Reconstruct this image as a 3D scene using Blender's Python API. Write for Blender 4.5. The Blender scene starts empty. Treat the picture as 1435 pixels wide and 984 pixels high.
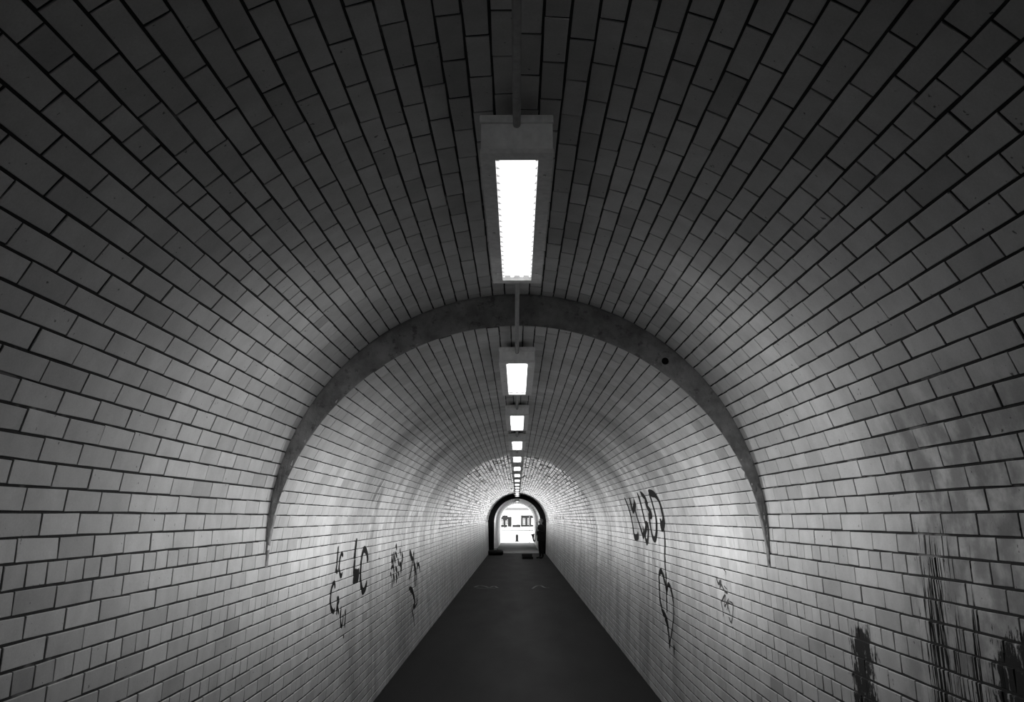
import bpy, bmesh, math, random
import numpy as np
from mathutils import Vector, Matrix

random.seed(7)
rng = np.random.default_rng(11)
S = bpy.context.scene
COL = S.collection
PI = math.pi

# ------------------------------------------------------------------ camera
CAMZ = 1.76
cam = bpy.data.cameras.new('camera')
cam.sensor_width = 36.0
cam.lens = 36.0 * 1160.0 / 1435.0
cam.clip_start = 0.05
cam.clip_end = 1000
camo = bpy.data.objects.new('camera', cam)
COL.objects.link(camo)
TILT = math.atan(233.0 / 1160.0)
YAW = math.radians(0.354)
camo.location = (0, 0, CAMZ)
camo.rotation_euler = (PI / 2 + TILT, 0, YAW)
S.camera = camo

# ------------------------------------------------------------------ world: even white overcast sky
w = bpy.data.worlds.new('overcast_sky')
S.world = w
w.use_nodes = True
bg = w.node_tree.nodes['Background']
bg.inputs[0].default_value = (1, 1, 1, 1)
SKY = 6.0
bg.inputs[1].default_value = SKY

# ------------------------------------------------------------------ exposure
vs = S.view_settings
vs.view_transform = 'Standard'
vs.look = 'None'
vs.exposure = 0.0
vs.gamma = 1.0
vs.use_curve_mapping = False
LAMP = 5.0            # radiance of the lamp diffusers
WING = 142.0            # watts of each of the two side-throwing tubes of a lamp


# ------------------------------------------------------------------ material helpers
class NT:
    def __init__(self, name):
        self.m = bpy.data.materials.new(name)
        self.m.use_nodes = True
        self.t = self.m.node_tree
        self.b = self.t.nodes['Principled BSDF']

    def node(self, typ, **kw):
        n = self.t.nodes.new(typ)
        for k, v in kw.items():
            setattr(n, k, v)
        return n

    def link(self, a, b):
        self.t.links.new(a, b)

    def put(self, sock, v):
        if isinstance(v, (int, float)):
            sock.default_value = v
        elif isinstance(v, tuple):
            sock.default_value = v
        else:
            self.link(v, sock)

    def math(self, op, a, b=None, c=None, clamp=False):
        n = self.node('ShaderNodeMath', operation=op)
        n.use_clamp = clamp
        self.put(n.inputs[0], a)
        if b is not None:
            self.put(n.inputs[1], b)
        if c is not None:
            self.put(n.inputs[2], c)
        return n.outputs[0]

    def ss(self, v, lo, hi):            # smoothstep
        n = self.node('ShaderNodeMapRange', interpolation_type='SMOOTHSTEP')
        self.put(n.inputs[0], v)
        n.inputs[1].default_value = lo
        n.inputs[2].default_value = hi
        return n.outputs[0]

    def xyz(self):
        g = self.node('ShaderNodeNewGeometry')
        s = self.node('ShaderNodeSeparateXYZ')
        self.link(g.outputs['Position'], s.inputs[0])
        self.geo = g
        return s.outputs

    def comb(self, x, y, z):
        n = self.node('ShaderNodeCombineXYZ')
        for i, v in enumerate((x, y, z)):
            self.put(n.inputs[i], v)
        return n.outputs[0]

    def noise(self, vec, scale, detail=3, rough=0.55):
        n = self.node('ShaderNodeTexNoise')
        if vec is not None:
            self.link(vec, n.inputs['Vector'])
        n.inputs['Scale'].default_value = scale
        n.inputs['Detail'].default_value = detail
        n.inputs['Roughness'].default_value = rough
        return n.outputs['Fac']

    def gauss(self, v, c, wd):
        d = self.math('DIVIDE', self.math('SUBTRACT', v, c), wd)
        return self.math('EXPONENT', self.math('MULTIPLY', self.math('MULTIPLY', d, d), -1.0))

    def grey(self, v):
        c = self.node('ShaderNodeCombineColor')
        for i in range(3):
            self.put(c.inputs[i], v)
        return c.outputs[0]

    def bump(self, h, strength, dist):
        n = self.node('ShaderNodeBump')
        n.inputs['Strength'].default_value = strength
        n.inputs['Distance'].default_value = dist
        self.link(h, n.inputs['Height'])
        self.link(n.outputs[0], self.b.inputs['Normal'])


def simple(name, g, rough=0.6, metal=0.0, var=0.15, scale=20.0, bump=0.0, spec=0.5):
    n = NT(name)
    tc = n.node('ShaderNodeTexCoord')
    f = n.noise(tc.outputs['Object'], scale, 4)
    v = n.math('MULTIPLY', n.math('ADD', n.math('MULTIPLY', n.math('SUBTRACT', f, 0.5), var * 2), 1.0), g)
    n.link(n.grey(v), n.b.inputs['Base Color'])
    n.b.inputs['Roughness'].default_value = rough
    n.b.inputs['Metallic'].default_value = metal
    n.b.inputs['Specular IOR Level'].default_value = spec
    if bump:
        n.bump(f, bump, 0.01)
    return n.m


def brick_material():
    n = NT('glazed_brick')
    X, Y, Z = n.xyz()
    pos = n.geo.outputs['Position']
    isl = n.geo.outputs['Random Per Island']
    oi = n.node('ShaderNodeObjectInfo')
    rnd = n.math('FRACT', n.math('ADD', n.math('MULTIPLY', isl, 7.31), n.math('MULTIPLY', oi.outputs['Random'], 3.77)))
    rnd2 = n.math('FRACT', n.math('MULTIPLY', rnd, 13.7))
    # per-brick tone, a few clearly darker bricks
    tone = n.math('ADD', n.math('MULTIPLY', rnd, 0.11), 0.42)
    tone = n.math('SUBTRACT', tone, n.math('MULTIPLY', n.ss(rnd2, 0.90, 0.96), 0.09))
    # mottled dirt
    d1 = n.noise(pos, 9.0, 5, 0.6)
    tone = n.math('MULTIPLY', tone, n.math('ADD', n.math('MULTIPLY', d1, 0.55), 0.72))
    sp = n.noise(pos, 160.0, 2)
    tone = n.math('MULTIPLY', tone, n.math('ADD', n.math('MULTIPLY', sp, 0.3), 0.85))
    # pits
    pit = n.ss(n.noise(pos, 46.0, 2), 0.71, 0.76)
    tone = n.math('MULTIPLY', tone, n.math('SUBTRACT', 1.0, n.math('MULTIPLY', pit, 0.8)))
    # general run-down streaks
    gs = n.noise(n.comb(n.math('MULTIPLY', Y, 3.2), n.math('MULTIPLY', Z, 0.5), X), 1.0, 4, 0.6)
    gamt = n.math('ADD', n.math('MULTIPLY', n.ss(Y, 5.0, 9.0), 0.40), 0.14)
    tone = n.math('MULTIPLY', tone, n.math('SUBTRACT', 1.04, n.math('MULTIPLY', n.math('SUBTRACT', 1.0, n.ss(gs, 0.3, 0.62)), gamt)))
    right = n.ss(X, 0.4, 0.6)
    left = n.ss(X, -0.4, -0.6)
    # black run-down drips on the right wall
    sv = n.comb(n.math('MULTIPLY', Y, 84.0), n.math('MULTIPLY', Z, 2.6), 0.0)
    st = n.noise(sv, 1.0, 4, 0.65)
    wob = n.noise(n.comb(n.math('MULTIPLY', Y, 9.0), n.math('MULTIPLY', Z, 7.0), 3.0), 1.0, 4, 0.6)

    def drip(yc, wd, ztop, fade, amt):
        a = n.gauss(Y, yc, wd)
        b = n.ss(n.math('SUBTRACT', ztop, Z), 0.0, fade)
        return n.math('MULTIPLY', n.math('MULTIPLY', a, b), amt)
    dens = n.math('ADD', drip(2.98, 0.20, 2.06, 0.50, 1.15), drip(3.56, 0.16, 1.30, 0.25, 1.15))
    dens = n.math('ADD', dens, drip(2.66, 0.20, 1.90, 0.8, 0.95))
    dens = n.math('ADD', dens, drip(2.97, 0.030, 2.06, 0.2, 0.12))
    dens = n.math('ADD', dens, drip(2.73, 0.015, 2.00, 0.2, 0.45))
    thr = n.math('SUBTRACT', 0.82, n.math('MULTIPLY', dens, 0.30))
    line = n.ss(n.math('SUBTRACT', st, thr), 0.0, 0.06)
    # black stain blotches with ragged edges
    wob2 = n.noise(n.comb(n.math('MULTIPLY', Y, 26.0), n.math('MULTIPLY', Z, 13.0), 9.0), 1.0, 5, 0.7)
    blot = n.math('ADD', drip(3.62, 0.21, 1.50, 0.28, 1.32), drip(2.44, 0.36, 1.66, 0.35, 1.38))
    bl = n.ss(n.math('SUBTRACT', n.math('ADD', n.math('MULTIPLY', wob2, 0.65), n.math('MULTIPLY', st, 0.35)),
                     n.math('SUBTRACT', 0.84, n.math('MULTIPLY', blot, 0.38))), 0.0, 0.10)
    stain = n.math('MAXIMUM', n.math('MULTIPLY', line, 0.97), n.math('MULTIPLY', bl, 0.93))
    # dulled, mottled bricks around the leak
    dull = n.math('MULTIPLY', n.math('SUBTRACT', 1.0, n.ss(Y, 2.9, 3.5)), n.ss(wob, 0.30, 0.62))
    dull = n.math('MULTIPLY', dull, n.ss(n.math('SUBTRACT', 2.35, Z), 0.0, 0.35))
    stain = n.math('MAXIMUM', stain, n.math('MULTIPLY', dull, 0.5))
    stain = n.math('MULTIPLY', stain, right)
    # damp streaks on the left haunch of the lower vault
    ds = n.math('MULTIPLY', n.gauss(Y, 8.0, 1.0), n.gauss(Z, 1.98, 0.30))
    st2 = n.noise(n.comb(n.math('MULTIPLY', Y, 4.0), n.math('MULTIPLY', Z, 0.8), 7.0), 1.0, 4, 0.6)
    ls = n.ss(n.math('SUBTRACT', st2, n.math('SUBTRACT', 0.82, n.math('MULTIPLY', ds, 0.34))), 0.0, 0.1)
    stain = n.math('MAXIMUM', stain, n.math('MULTIPLY', n.math('MULTIPLY', ls, left), 0.55))
    tone = n.math('MULTIPLY', tone, n.math('SUBTRACT', 1.0, stain))
    n.link(n.grey(tone), n.b.inputs['Base Color'])
    rg = n.math('ADD', n.math('MULTIPLY', n.noise(pos, 14.0, 3), 0.10), 0.36)
    # newer, shinier glaze in the far part of the tunnel
    rg = n.math('SUBTRACT', rg, n.math('MULTIPLY', n.math('MULTIPLY', n.ss(Y, 14.6, 16.0), n.ss(Z, 1.46, 1.56)), 0.19))
    rg = n.math('ADD', rg, n.math('MULTIPLY', stain, 0.3))
    n.link(rg, n.b.inputs['Roughness'])
    n.link(n.math('MULTIPLY', n.math('SUBTRACT', 1.0, stain), 0.7), n.b.inputs['Specular IOR Level'])
    n.bump(n.noise(pos, 60.0, 2), 0.04, 0.004)
    return n.m


def mortar_material():
    n = NT('dark_mortar')
    X, Y, Z = n.xyz()
    pos = n.geo.outputs['Position']
    f = n.ss(n.noise(pos, 3.2, 4, 0.6), 0.60, 0.70)
    v = n.math('ADD', n.math('MULTIPLY', f, 0.13), 0.010)
    n.link(n.grey(v), n.b.inputs['Base Color'])
    n.b.inputs['Roughness'].default_value = 0.95
    n.bump(n.noise(pos, 90.0, 3), 0.5, 0.004)
    return n.m


def asphalt_material():
    n = NT('asphalt')
    X, Y, Z = n.xyz()
    pos = n.geo.outputs['Position']
    a = n.noise(pos, 220.0, 2)
    b = n.noise(n.comb(n.math('MULTIPLY', X, 2.2), n.math('MULTIPLY', Y, 0.5), 0.0), 1.0, 4)
    worn = n.gauss(X, 0.1, 0.55)
    v = n.math('ADD', n.math('MULTIPLY', worn, 0.022), 0.028)
    v = n.math('MULTIPLY', v, n.math('ADD', n.math('MULTIPLY', b, 0.8), 0.6))
    v = n.math('MULTIPLY', v, n.math('ADD', n.math('MULTIPLY', a, 0.9), 0.45))
    n.link(n.grey(v), n.b.inputs['Base Color'])
    n.b.inputs['Roughness'].default_value = 0.85
    n.b.inputs['Specular IOR Level'].default_value = 0.04
    n.bump(a, 0.5, 0.004)
    return n.m


def render_material():           # cement render of the step in the vault
    n = NT('cement_render')
    n.xyz()
    pos = n.geo.outputs['Position']
    a = n.noise(pos, 6.0, 6, 0.65)
    c = n.ss(n.noise(pos, 17.0, 5, 0.7), 0.56, 0.66)
    v = n.math('ADD', n.math('MULTIPLY', n.ss(a, 0.3, 0.7), 0.12), 0.10)
    v = n.math('MULTIPLY', v, n.math('SUBTRACT', 1.0, n.math('MULTIPLY', c, 0.45)))
    n.link(n.grey(v), n.b.inputs['Base Color'])
    n.b.inputs['Roughness'].default_value = 0.9
    n.bump(n.noise(pos, 40.0, 5, 0.7), 0.6, 0.012)
    return n.m


def painted_brick_material():     # whitewashed brick of the exit passage
    n = NT('whitewashed_brick')
    X, Y, Z = n.xyz()
    pos = n.geo.outputs['Position']
    bt = n.node('ShaderNodeTexBrick')
    n.link(n.comb(Y, n.math('ADD', Z, n.math('MULTIPLY', X, 0.4)), 0.0), bt.inputs['Vector'])
    bt.inputs['Scale'].default_value = 4.4
    bt.inputs['Brick Width'].default_value = 1.0
    bt.inputs['Row Height'].default_value = 0.33
    bt.inputs['Mortar Size'].default_value = 0.03
    bt.inputs['Color1'].default_value = (0.62, 0.62, 0.62, 1)
    bt.inputs['Color2'].default_value = (0.50, 0.50, 0.50, 1)
    bt.inputs['Mortar'].default_value = (0.25, 0.25, 0.25, 1)
    n.link(bt.outputs['Color'], n.b.inputs['Base Color'])
    n.b.inputs['Roughness'].default_value = 0.55
    return n.m


def emitter(name, strength, base=0.8):
    n = NT(name)
    n.b.inputs['Base Color'].default_value = (base, base, base, 1)
    n.b.inputs['Emission Color'].default_value = (1, 1, 1, 1)
    n.b.inputs['Emission Strength'].default_value = strength
    return n.m


M = dict(
    brick=brick_material(), mortar=mortar_material(), asphalt=asphalt_material(), render=render_material(),
    whitewash=painted_brick_material(),
    jet_black=simple('jet_black_render', 0.006, 0.95, var=0.5, scale=9, spec=0.03),  # near-black for the end arch face and the weep hole
    housing=simple('grey_lamp_housing', 0.72, 0.55, var=0.3, scale=30),
    frame=simple('grey_lamp_frame', 0.65, 0.5, var=0.35, scale=40),
    conduit=simple('grey_conduit_paint', 0.30, 0.55, var=0.4, scale=35),
    diffuser=emitter('lit_lamp_diffuser', LAMP),
    diffuser_old=emitter('lit_older_lamp_diffuser', LAMP * 0.42),
    rib=emitter('lit_diffuser_ribs', 0.45, 0.02),
    paint=simple('black_spray_paint', 0.006, 0.8, var=0.3, spec=0.08),
    fadedpaint=simple('faded_grey_marker', 0.05, 0.8, var=0.3, spec=0.1),
    chalk=simple('chalk', 0.10, 0.9),
    paving=simple('pale_paving', 0.75, 0.8, var=0.05, scale=2),
    concrete=simple('daylight_pale_concrete', 0.16, 0.8, var=0.3, scale=1.5, spec=0.2),  # passage floor: daylight painted in as a paler tone than the asphalt
    kerb=simple('grey_kerb_stone', 0.07, 0.8),
    stone=simple('dark_bollard_iron', 0.015, 0.8, spec=0.1),
    white=simple('white_plaster', 0.80, 0.8, var=0.05),
    dark=simple('dark_shopfront', 0.014, 0.7, spec=0.1),
    glass=simple('shop_glass', 0.20, 0.2, var=0.2, scale=2),
    roof=simple('pale_roof', 0.10, 0.8),
    cloth=simple('black_cloth', 0.010, 0.9, spec=0.05),
    trousers=simple('black_trousers', 0.008, 0.9, spec=0.05),
    skin=simple('skin', 0.20, 0.55, var=0.05),
    hair=simple('dark_hair', 0.015, 0.6),
    brass=simple('brass_lacquer', 0.40, 0.22, metal=1.0, var=0.05),
    black=simple('black_vinyl', 0.008, 0.6, spec=0.1),
    plush=simple('dark_case_lining', 0.03, 0.95),
)


# ------------------------------------------------------------------ object helpers
def obj(name, me, mat, parent=None):
    o = bpy.data.objects.new(name, me)
    COL.objects.link(o)
    if mat is not None and len(me.materials) == 0:
        me.materials.append(mat)
    if parent is not None:
        o.parent = parent
    return o


def tag(o, label=None, cat=None, group=None, kind=None):
    if label:
        o['label'] = label
    if cat:
        o['category'] = cat
    if group:
        o['group'] = group
    if kind:
        o['kind'] = kind
    return o


def empty(name, loc=(0, 0, 0), rz=0.0):
    o = bpy.data.objects.new(name, None)
    o.empty_display_size = 0.1
    o.location = loc
    o.rotation_euler = (0, 0, rz)
    COL.objects.link(o)
    return o


def pydata(name, v, f, smooth=False):
    me = bpy.data.meshes.new(name)
    me.from_pydata(v, [], f)
    me.update()
    if smooth:
        for p in me.polygons:
            p.use_smooth = True
    return me


def box_bm(bm, x0, x1, y0, y1, z0, z1):
    vs_ = [bm.verts.new(p) for p in ((x0, y0, z0), (x1, y0, z0), (x1, y1, z0), (x0, y1, z0),
                                     (x0, y0, z1), (x1, y0, z1), (x1, y1, z1), (x0, y1, z1))]
    for q in ((0, 3, 2, 1), (4, 5, 6, 7), (0, 1, 5, 4), (1, 2, 6, 5), (2, 3, 7, 6), (3, 0, 4, 7)):
        bm.faces.new([vs_[i] for i in q])


def bm_mesh(name, bm, bevel=0.0, seg=2):
    if bevel:
        bmesh.ops.bevel(bm, geom=bm.edges[:], offset=bevel, segments=seg, affect='EDGES', profile=0.5)
    bmesh.ops.recalc_face_normals(bm, faces=bm.faces[:])
    me = bpy.data.meshes.new(name)
    bm.to_mesh(me)
    bm.free()
    return me


def box(name, x0, x1, y0, y1, z0, z1, mat, parent=None, bevel=0.0):
    bm = bmesh.new()
    box_bm(bm, x0, x1, y0, y1, z0, z1)
    return obj(name, bm_mesh(name, bm, bevel), mat, parent)


def boxes(name, lst, mat, parent=None, bevel=0.0):
    bm = bmesh.new()
    for b in lst:
        box_bm(bm, *b)
    return obj(name, bm_mesh(name, bm, bevel), mat, parent)


def lathe(name, prof, mat, parent=None, seg=20, smooth=True):
    v, f = [], []
    for r, z in prof:
        for k in range(seg):
            a = 2 * PI * k / seg
            v.append((r * math.cos(a), r * math.sin(a), z))
    for i in range(len(prof) - 1):
        for k in range(seg):
            k2 = (k + 1) % seg
            f.append((i * seg + k, i * seg + k2, (i + 1) * seg + k2, (i + 1) * seg + k))
    f.append(tuple(reversed(range(seg))))
    f.append(tuple(range((len(prof) - 1) * seg, len(prof) * seg)))
    return obj(name, pydata(name, v, f, smooth), mat, parent)


def tube_mesh(name, pts, rad, seg=12):
    pts = [Vector(p) for p in pts]
    rads = rad if isinstance(rad, (list, tuple)) else [rad] * len(pts)
    v, f = [], []
    up = Vector((0.13, 0.21, 0.97)).normalized()
    for i, p in enumerate(pts):
        d = (pts[min(i + 1, len(pts) - 1)] - pts[max(i - 1, 0)]).normalized()
        a = d.cross(up)
        if a.length < 1e-3:
            a = d.cross(Vector((1, 0, 0)))
        a.normalize()
        b = d.cross(a).normalized()
        for k in range(seg):
            t = 2 * PI * k / seg
            v.append(tuple(p + (a * math.cos(t) + b * math.sin(t)) * rads[i]))
    for i in range(len(pts) - 1):
        for k in range(seg):
            k2 = (k + 1) % seg
            f.append((i * seg + k, i * seg + k2, (i + 1) * seg + k2, (i + 1) * seg + k))
    f.append(tuple(range(seg)))
    f.append(tuple(reversed(range((len(pts) - 1) * seg, len(pts) * seg))))
    return pydata(name, v, f, True)


def spline(pts, n=6):
    P = [np.array(p, float) for p in pts]
    if len(P) < 3:
        return [tuple(P[0] + (P[1] - P[0]) * t) for t in np.linspace(0, 1, n + 1)]
    E = [2 * P[0] - P[1]] + P + [2 * P[-1] - P[-2]]
    out = []
    for i in range(1, len(E) - 2):
        p0, p1, p2, p3 = E[i - 1:i + 3]
        for k in range(n):
            t = k / n
            out.append(tuple(0.5 * ((2 * p1) + (p2 - p0) * t + (2 * p0 - 5 * p1 + 4 * p2 - p3) * t * t
                                    + (3 * p1 - p0 - 3 * p2 + p3) * t ** 3)))
    out.append(tuple(P[-1]))
    return out


# ================================================================== the tunnel
# profile: battered walls, a raised vault up to the step, a lower vault beyond it
STEP = 4.87            # distance of the step in the vault
END = 41.8             # end of the lit tunnel
EXIT = 60.0            # mouth of the exit passage
WTOP = 1.48            # top course of the walls
XF, BAT = 1.39, 0.0334
RN, ZN = 1.445, 1.646  # raised vault
RF, ZF = 1.44, 1.45    # lower vault
PITCH = 0.223
ROW = 0.0735


def wall_x(z):
    return XF + BAT * z


def near_pt(s):
    """raised vault, s = length along the profile from the left wall top -> (x, z, nx, nz)"""
    lin = ZN - WTOP
    arc = PI * RN
    nl = math.hypot(1, BAT)
    if s < lin:
        z = WTOP + s
        return (-wall_x(z), z, 1 / nl, -BAT / nl)
    if s < lin + arc:
        a = PI - (s - lin) / RN
        return (RN * math.cos(a), ZN + RN * math.sin(a), -math.cos(a), -math.sin(a))
    z = ZN - (s - lin - arc)
    return (wall_x(z), z, -1 / nl, -BAT / nl)


NEAR_LEN = 2 * (ZN - WTOP) + PI * RN
A0 = math.asin((WTOP - ZF) / RF)


def far_pt(s):
    a = PI - A0 - s / RF
    return (RF * math.cos(a), ZF + RF * math.sin(a), -math.cos(a), -math.sin(a))


FAR_LEN = RF * (PI - 2 * A0)


def surf(side, D, z):
    """point and inward normal on the tunnel lining"""
    if z <= WTOP or (D < STEP and z <= ZN):
        nl = math.hypot(1, BAT)
        return Vector((side * wall_x(z), D, z)), Vector((-side / nl, 0, -BAT / nl))
    r, zc = (RN, ZN) if D < STEP else (RF, ZF)
    x = math.sqrt(max(r * r - (z - zc) ** 2, 1e-6))
    return Vector((side * x, D, z)), Vector((-side * x / r, 0, -(z - zc) / r))


def strip_shell(name, prof, y0, y1, thick, rec=0.0035):
    """solid lining behind the bricks: prof = [(x, z, nx, nz)]"""
    v, f = [], []
    for y in (y0, y1):
        for d in (-rec, -thick):
            for x, z, nx, nz in prof:
                v.append((x + nx * d, y, z + nz * d))
    n = len(prof)
    i0, o0, i1, o1 = 0, n, 2 * n, 3 * n
    for k in range(n - 1):
        f.append((i0 + k, i1 + k, i1 + k + 1, i0 + k + 1))
        f.append((o0 + k, o0 + k + 1, o1 + k + 1, o1 + k))
        f.append((i0 + k, i0 + k + 1, o0 + k + 1, o0 + k))
        f.append((i1 + k, o1 + k, o1 + k + 1, i1 + k + 1))
    f.append((i0, o0, o1, i1))
    f.append((i0 + n - 1, i1 + n - 1, o1 + n - 1, o0 + n - 1))
    bm = bmesh.new()
    me = pydata(name, v, f)
    bm.from_mesh(me)
    bmesh.ops.recalc_face_normals(bm, faces=bm.faces[:])
    bm.to_mesh(me)
    bm.free()
    return me


def wall_prof(side):
    nl = math.hypot(1, BAT)
    return [(side * wall_x(z), z, -side / nl, -BAT / nl) for z in (0.0, WTOP)]


BACK = -16.0
wall_left = tag(obj('wall_left', strip_shell('wall_left', wall_prof(-1), BACK, END, 0.4), M['mortar']), kind='structure')
wall_right = tag(obj('wall_right', strip_shell('wall_right', wall_prof(1), BACK, END, 0.4), M['mortar']), kind='structure')
ceil_near = tag(obj('ceiling', strip_shell('ceiling', [near_pt(NEAR_LEN * i / 160) for i in range(161)], BACK, STEP + 0.02, 0.35),
                    M['mortar']), kind='structure')
ceil_far = tag(obj('ceiling', strip_shell('ceiling', [far_pt(FAR_LEN * i / 160) for i in range(161)], STEP + 0.012, END, 0.35),
                   M['mortar']), kind='structure')
tag(wall_left, 'left tunnel wall of white glazed bricks with black graffiti')
tag(wall_right, 'right tunnel wall of white glazed bricks with black leak stains')
tag(ceil_near, 'raised near vault of glazed bricks above the first lamp')
tag(ceil_far, 'lower long vault of glazed bricks beyond the grey step')


# ---- bricks ----------------------------------------------------------------
def brick_local(l, h, r):
    """12 vertices: front face inset, bevel ring, back ring; x along, y across, z out of the wall"""
    b = 0.0014
    c = [(-1, -1), (1, -1), (1, 1), (-1, 1)]
    j = r.uniform(-0.0017, 0.0017, (4, 2))
    out = []
    for k, (sx, sy) in enumerate(c):
        out.append((sx * (l / 2 - b) + j[k, 0], sy * (h / 2 - b) + j[k, 1], 0.0))
    for k, (sx, sy) in enumerate(c):
        out.append((sx * l / 2 + j[k, 0], sy * h / 2 + j[k, 1], -b))
    for k, (sx, sy) in enumerate(c):
        out.append((sx * l / 2, sy * h / 2, -0.02))
    return np.array(out)


BF = [(0, 1, 2, 3)]
for a_, b_ in ((0, 4), (4, 8)):
    for k in range(4):
        k2 = (k + 1) % 4
        BF.append((a_ + k2, a_ + k, b_ + k, b_ + k2))
BF = np.array(BF)

VAR = {}
for kind_, pitch, cnt in (('s', PITCH, 6), ('h', PITCH / 2, 4)):
    VAR[kind_] = []
    for q in range(cnt):
        vv = brick_local(pitch - rng.uniform(0.0030, 0.0045), ROW - rng.uniform(0.0066, 0.0084), rng)
        me = pydata('brick', [tuple(p) for p in vv], [tuple(int(i) for i in f) for f in BF])
        me.materials.append(M['brick'])
        VAR[kind_].append((vv, me))


def project(P):
    """array (N,3) -> pixel coordinates in the 1435x984 frame"""
    c, s_ = math.cos(YAW), math.sin(YAW)
    x = P[:, 0] * c + P[:, 1] * s_
    y = -P[:, 0] * s_ + P[:, 1] * c
    z = P[:, 2] - CAMZ
    ct, st = math.cos(TILT), math.sin(TILT)
    d = y * ct + z * st
    u = -y * st + z * ct
    d = np.where(d < 0.05, np.nan, d)
    return 717.5 + 1160 * x / d, 492 - 1160 * u / d


def lay(parent, course_pt, ncourse, length, headers, y0, y1, phase, first=-1.2):
    """bricks of one lining: course_pt(s) -> profile frame"""
    recs = []
    for i in range(ncourse):
        s = (i + 0.5) * length / ncourse
        x, z, nx, nz = course_pt(s)
        hd = i in headers
        p = PITCH / 2 if hd else PITCH
        ph = phase + (PITCH / 2 if i % 2 else 0.0) + rng.uniform(-0.02, 0.02)
        if hd:
            ph = phase + PITCH / 4
        lo = max(first, y0)
        k0 = math.floor((lo - ph) / p)
        k1 = math.ceil((y1 - ph) / p)
        for k in range(k0, k1):
            a = max(ph + k * p, lo)
            b = min(ph + (k + 1) * p, y1)          # cut bricks at the ends of a course
            if b - a < 0.018:
                continue
            recs.append((x, (a + b) / 2, z, nx, nz, 1 if hd else 0, (b - a - 0.001) / p if b - a < p - 1e-6 else 1.0))
    A = np.array(recs)
    N = len(A)
    n = np.stack([A[:, 3], np.zeros(N), A[:, 4]], 1)
    u = np.tile(np.array([0.0, 1.0, 0.0]), (N, 1))
    # small misalignments of each brick
    dev = np.where((A[:, 1] > 15.2) & (A[:, 2] > 1.5), 0.018, 0.0028)[:, None]
    n = n + rng.normal(0, 1, (N, 3)) * dev
    n /= np.linalg.norm(n, axis=1)[:, None]
    u = u - n * (n * u).sum(1)[:, None]
    u /= np.linalg.norm(u, axis=1)[:, None]
    v = np.cross(n, u)
    c = A[:, :3] + n * rng.uniform(-0.0012, 0.0010, N)[:, None]
    vi = np.where(A[:, 5] > 0.5, rng.integers(0, len(VAR['h']), N), rng.integers(0, len(VAR['s']), N))
    hl = np.where(A[:, 5] > 0.5, PITCH / 4, PITCH / 2)
    # joints between bricks are wider and rougher in the near bay than further in
    wide = A[:, 1] < 5.2
    sc = A[:, 6] * np.where(wide, 1.0 - rng.uniform(0.006, 0.028, N) * PITCH / 2 / hl / 1.0, 1.0)
    sc = np.where(A[:, 5] > 0.5, np.maximum(sc, 0.12), sc)
    us = u * sc[:, None]
    vsn = v * np.where((A[:, 1] > 15.3) & (A[:, 2] > 1.5), 0.91, 1.0)[:, None]
    # projected area
    cs = []
    for sx, sy in ((-1, -1), (1, -1), (1, 1), (-1, 1)):
        px, py = project(c + u * (hl * sx)[:, None] + v * (ROW / 2 * sy))
        cs.append((px, py))
    area = np.zeros(N)
    for k in range(4):
        k2 = (k + 1) % 4
        area += cs[k][0] * cs[k2][1] - cs[k2][0] * cs[k][1]
    area = np.abs(area) / 2
    mx = sum(q[0] for q in cs) / 4
    my = sum(q[1] for q in cs) / 4
    vis = (mx > 0) & (mx < 1435) & (my > 0) & (my < 984)
    area = np.where(np.isnan(area) | ~vis, 0, area)
    order = np.argsort(-area)
    top = order[:300]
    istop = np.zeros(N, bool)
    istop[top] = True
    for i in top:
        me = VAR['h' if A[i, 5] > 0.5 else 's'][int(vi[i])][1]
        o = bpy.data.objects.new('brick', me)
        COL.objects.link(o)
        o.parent = parent
        o.matrix_local = Matrix(((us[i, 0], vsn[i, 0], n[i, 0], c[i, 0]), (us[i, 1], vsn[i, 1], n[i, 1], c[i, 1]),
                                 (us[i, 2], vsn[i, 2], n[i, 2], c[i, 2]), (0, 0, 0, 1)))
    rest = np.where(~istop)[0]
    V = np.zeros((len(rest), 12, 3))
    for q, i in enumerate(rest):
        V[q] = VAR['h' if A[i, 5] > 0.5 else 's'][int(vi[i])][0]
    W = (V[:, :, 0:1] * us[rest][:, None, :] + V[:, :, 1:2] * vsn[rest][:, None, :] + V[:, :, 2:3] * n[rest][:, None, :]
         + c[rest][:, None, :])
    nb = len(rest)
    F = (BF[None] + (np.arange(nb) * 12)[:, None, None]).reshape(-1)
    me = bpy.data.meshes.new('brickwork')
    me.vertices.add(nb * 12)
    me.vertices.foreach_set('co', W.reshape(-1))
    me.loops.add(len(F))
    me.loops.foreach_set('vertex_index', F.astype(np.int32))
    me.polygons.add(nb * 9)
    me.polygons.foreach_set('loop_start', np.arange(nb * 9, dtype=np.int32) * 4)
    me.update(calc_edges=True)
    me.validate()
    me.shade_flat()
    tag(obj('brickwork', me, M['brick'], parent), kind='stuff')


def wall_pt(side):
    nl = math.hypot(1, BAT)

    def fn(s):
        z = WTOP - s
        return (side * wall_x(z), z, -side / nl, -BAT / nl)
    return fn


WH = {2, 6, 10, 14, 18}
lay(wall_left, wall_pt(-1), 20, 20 * ROW, WH, BACK, END, 2.755)
lay(wall_right, wall_pt(1), 20, 20 * ROW, WH, BACK, END, 2.70)
lay(ceil_near, near_pt, 66, NEAR_LEN, {1, 18, 47, 64}, BACK, STEP + 0.02, 2.671)
lay(ceil_far, far_pt, 61, FAR_LEN, {1, 59}, STEP, END, 2.671)

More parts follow.
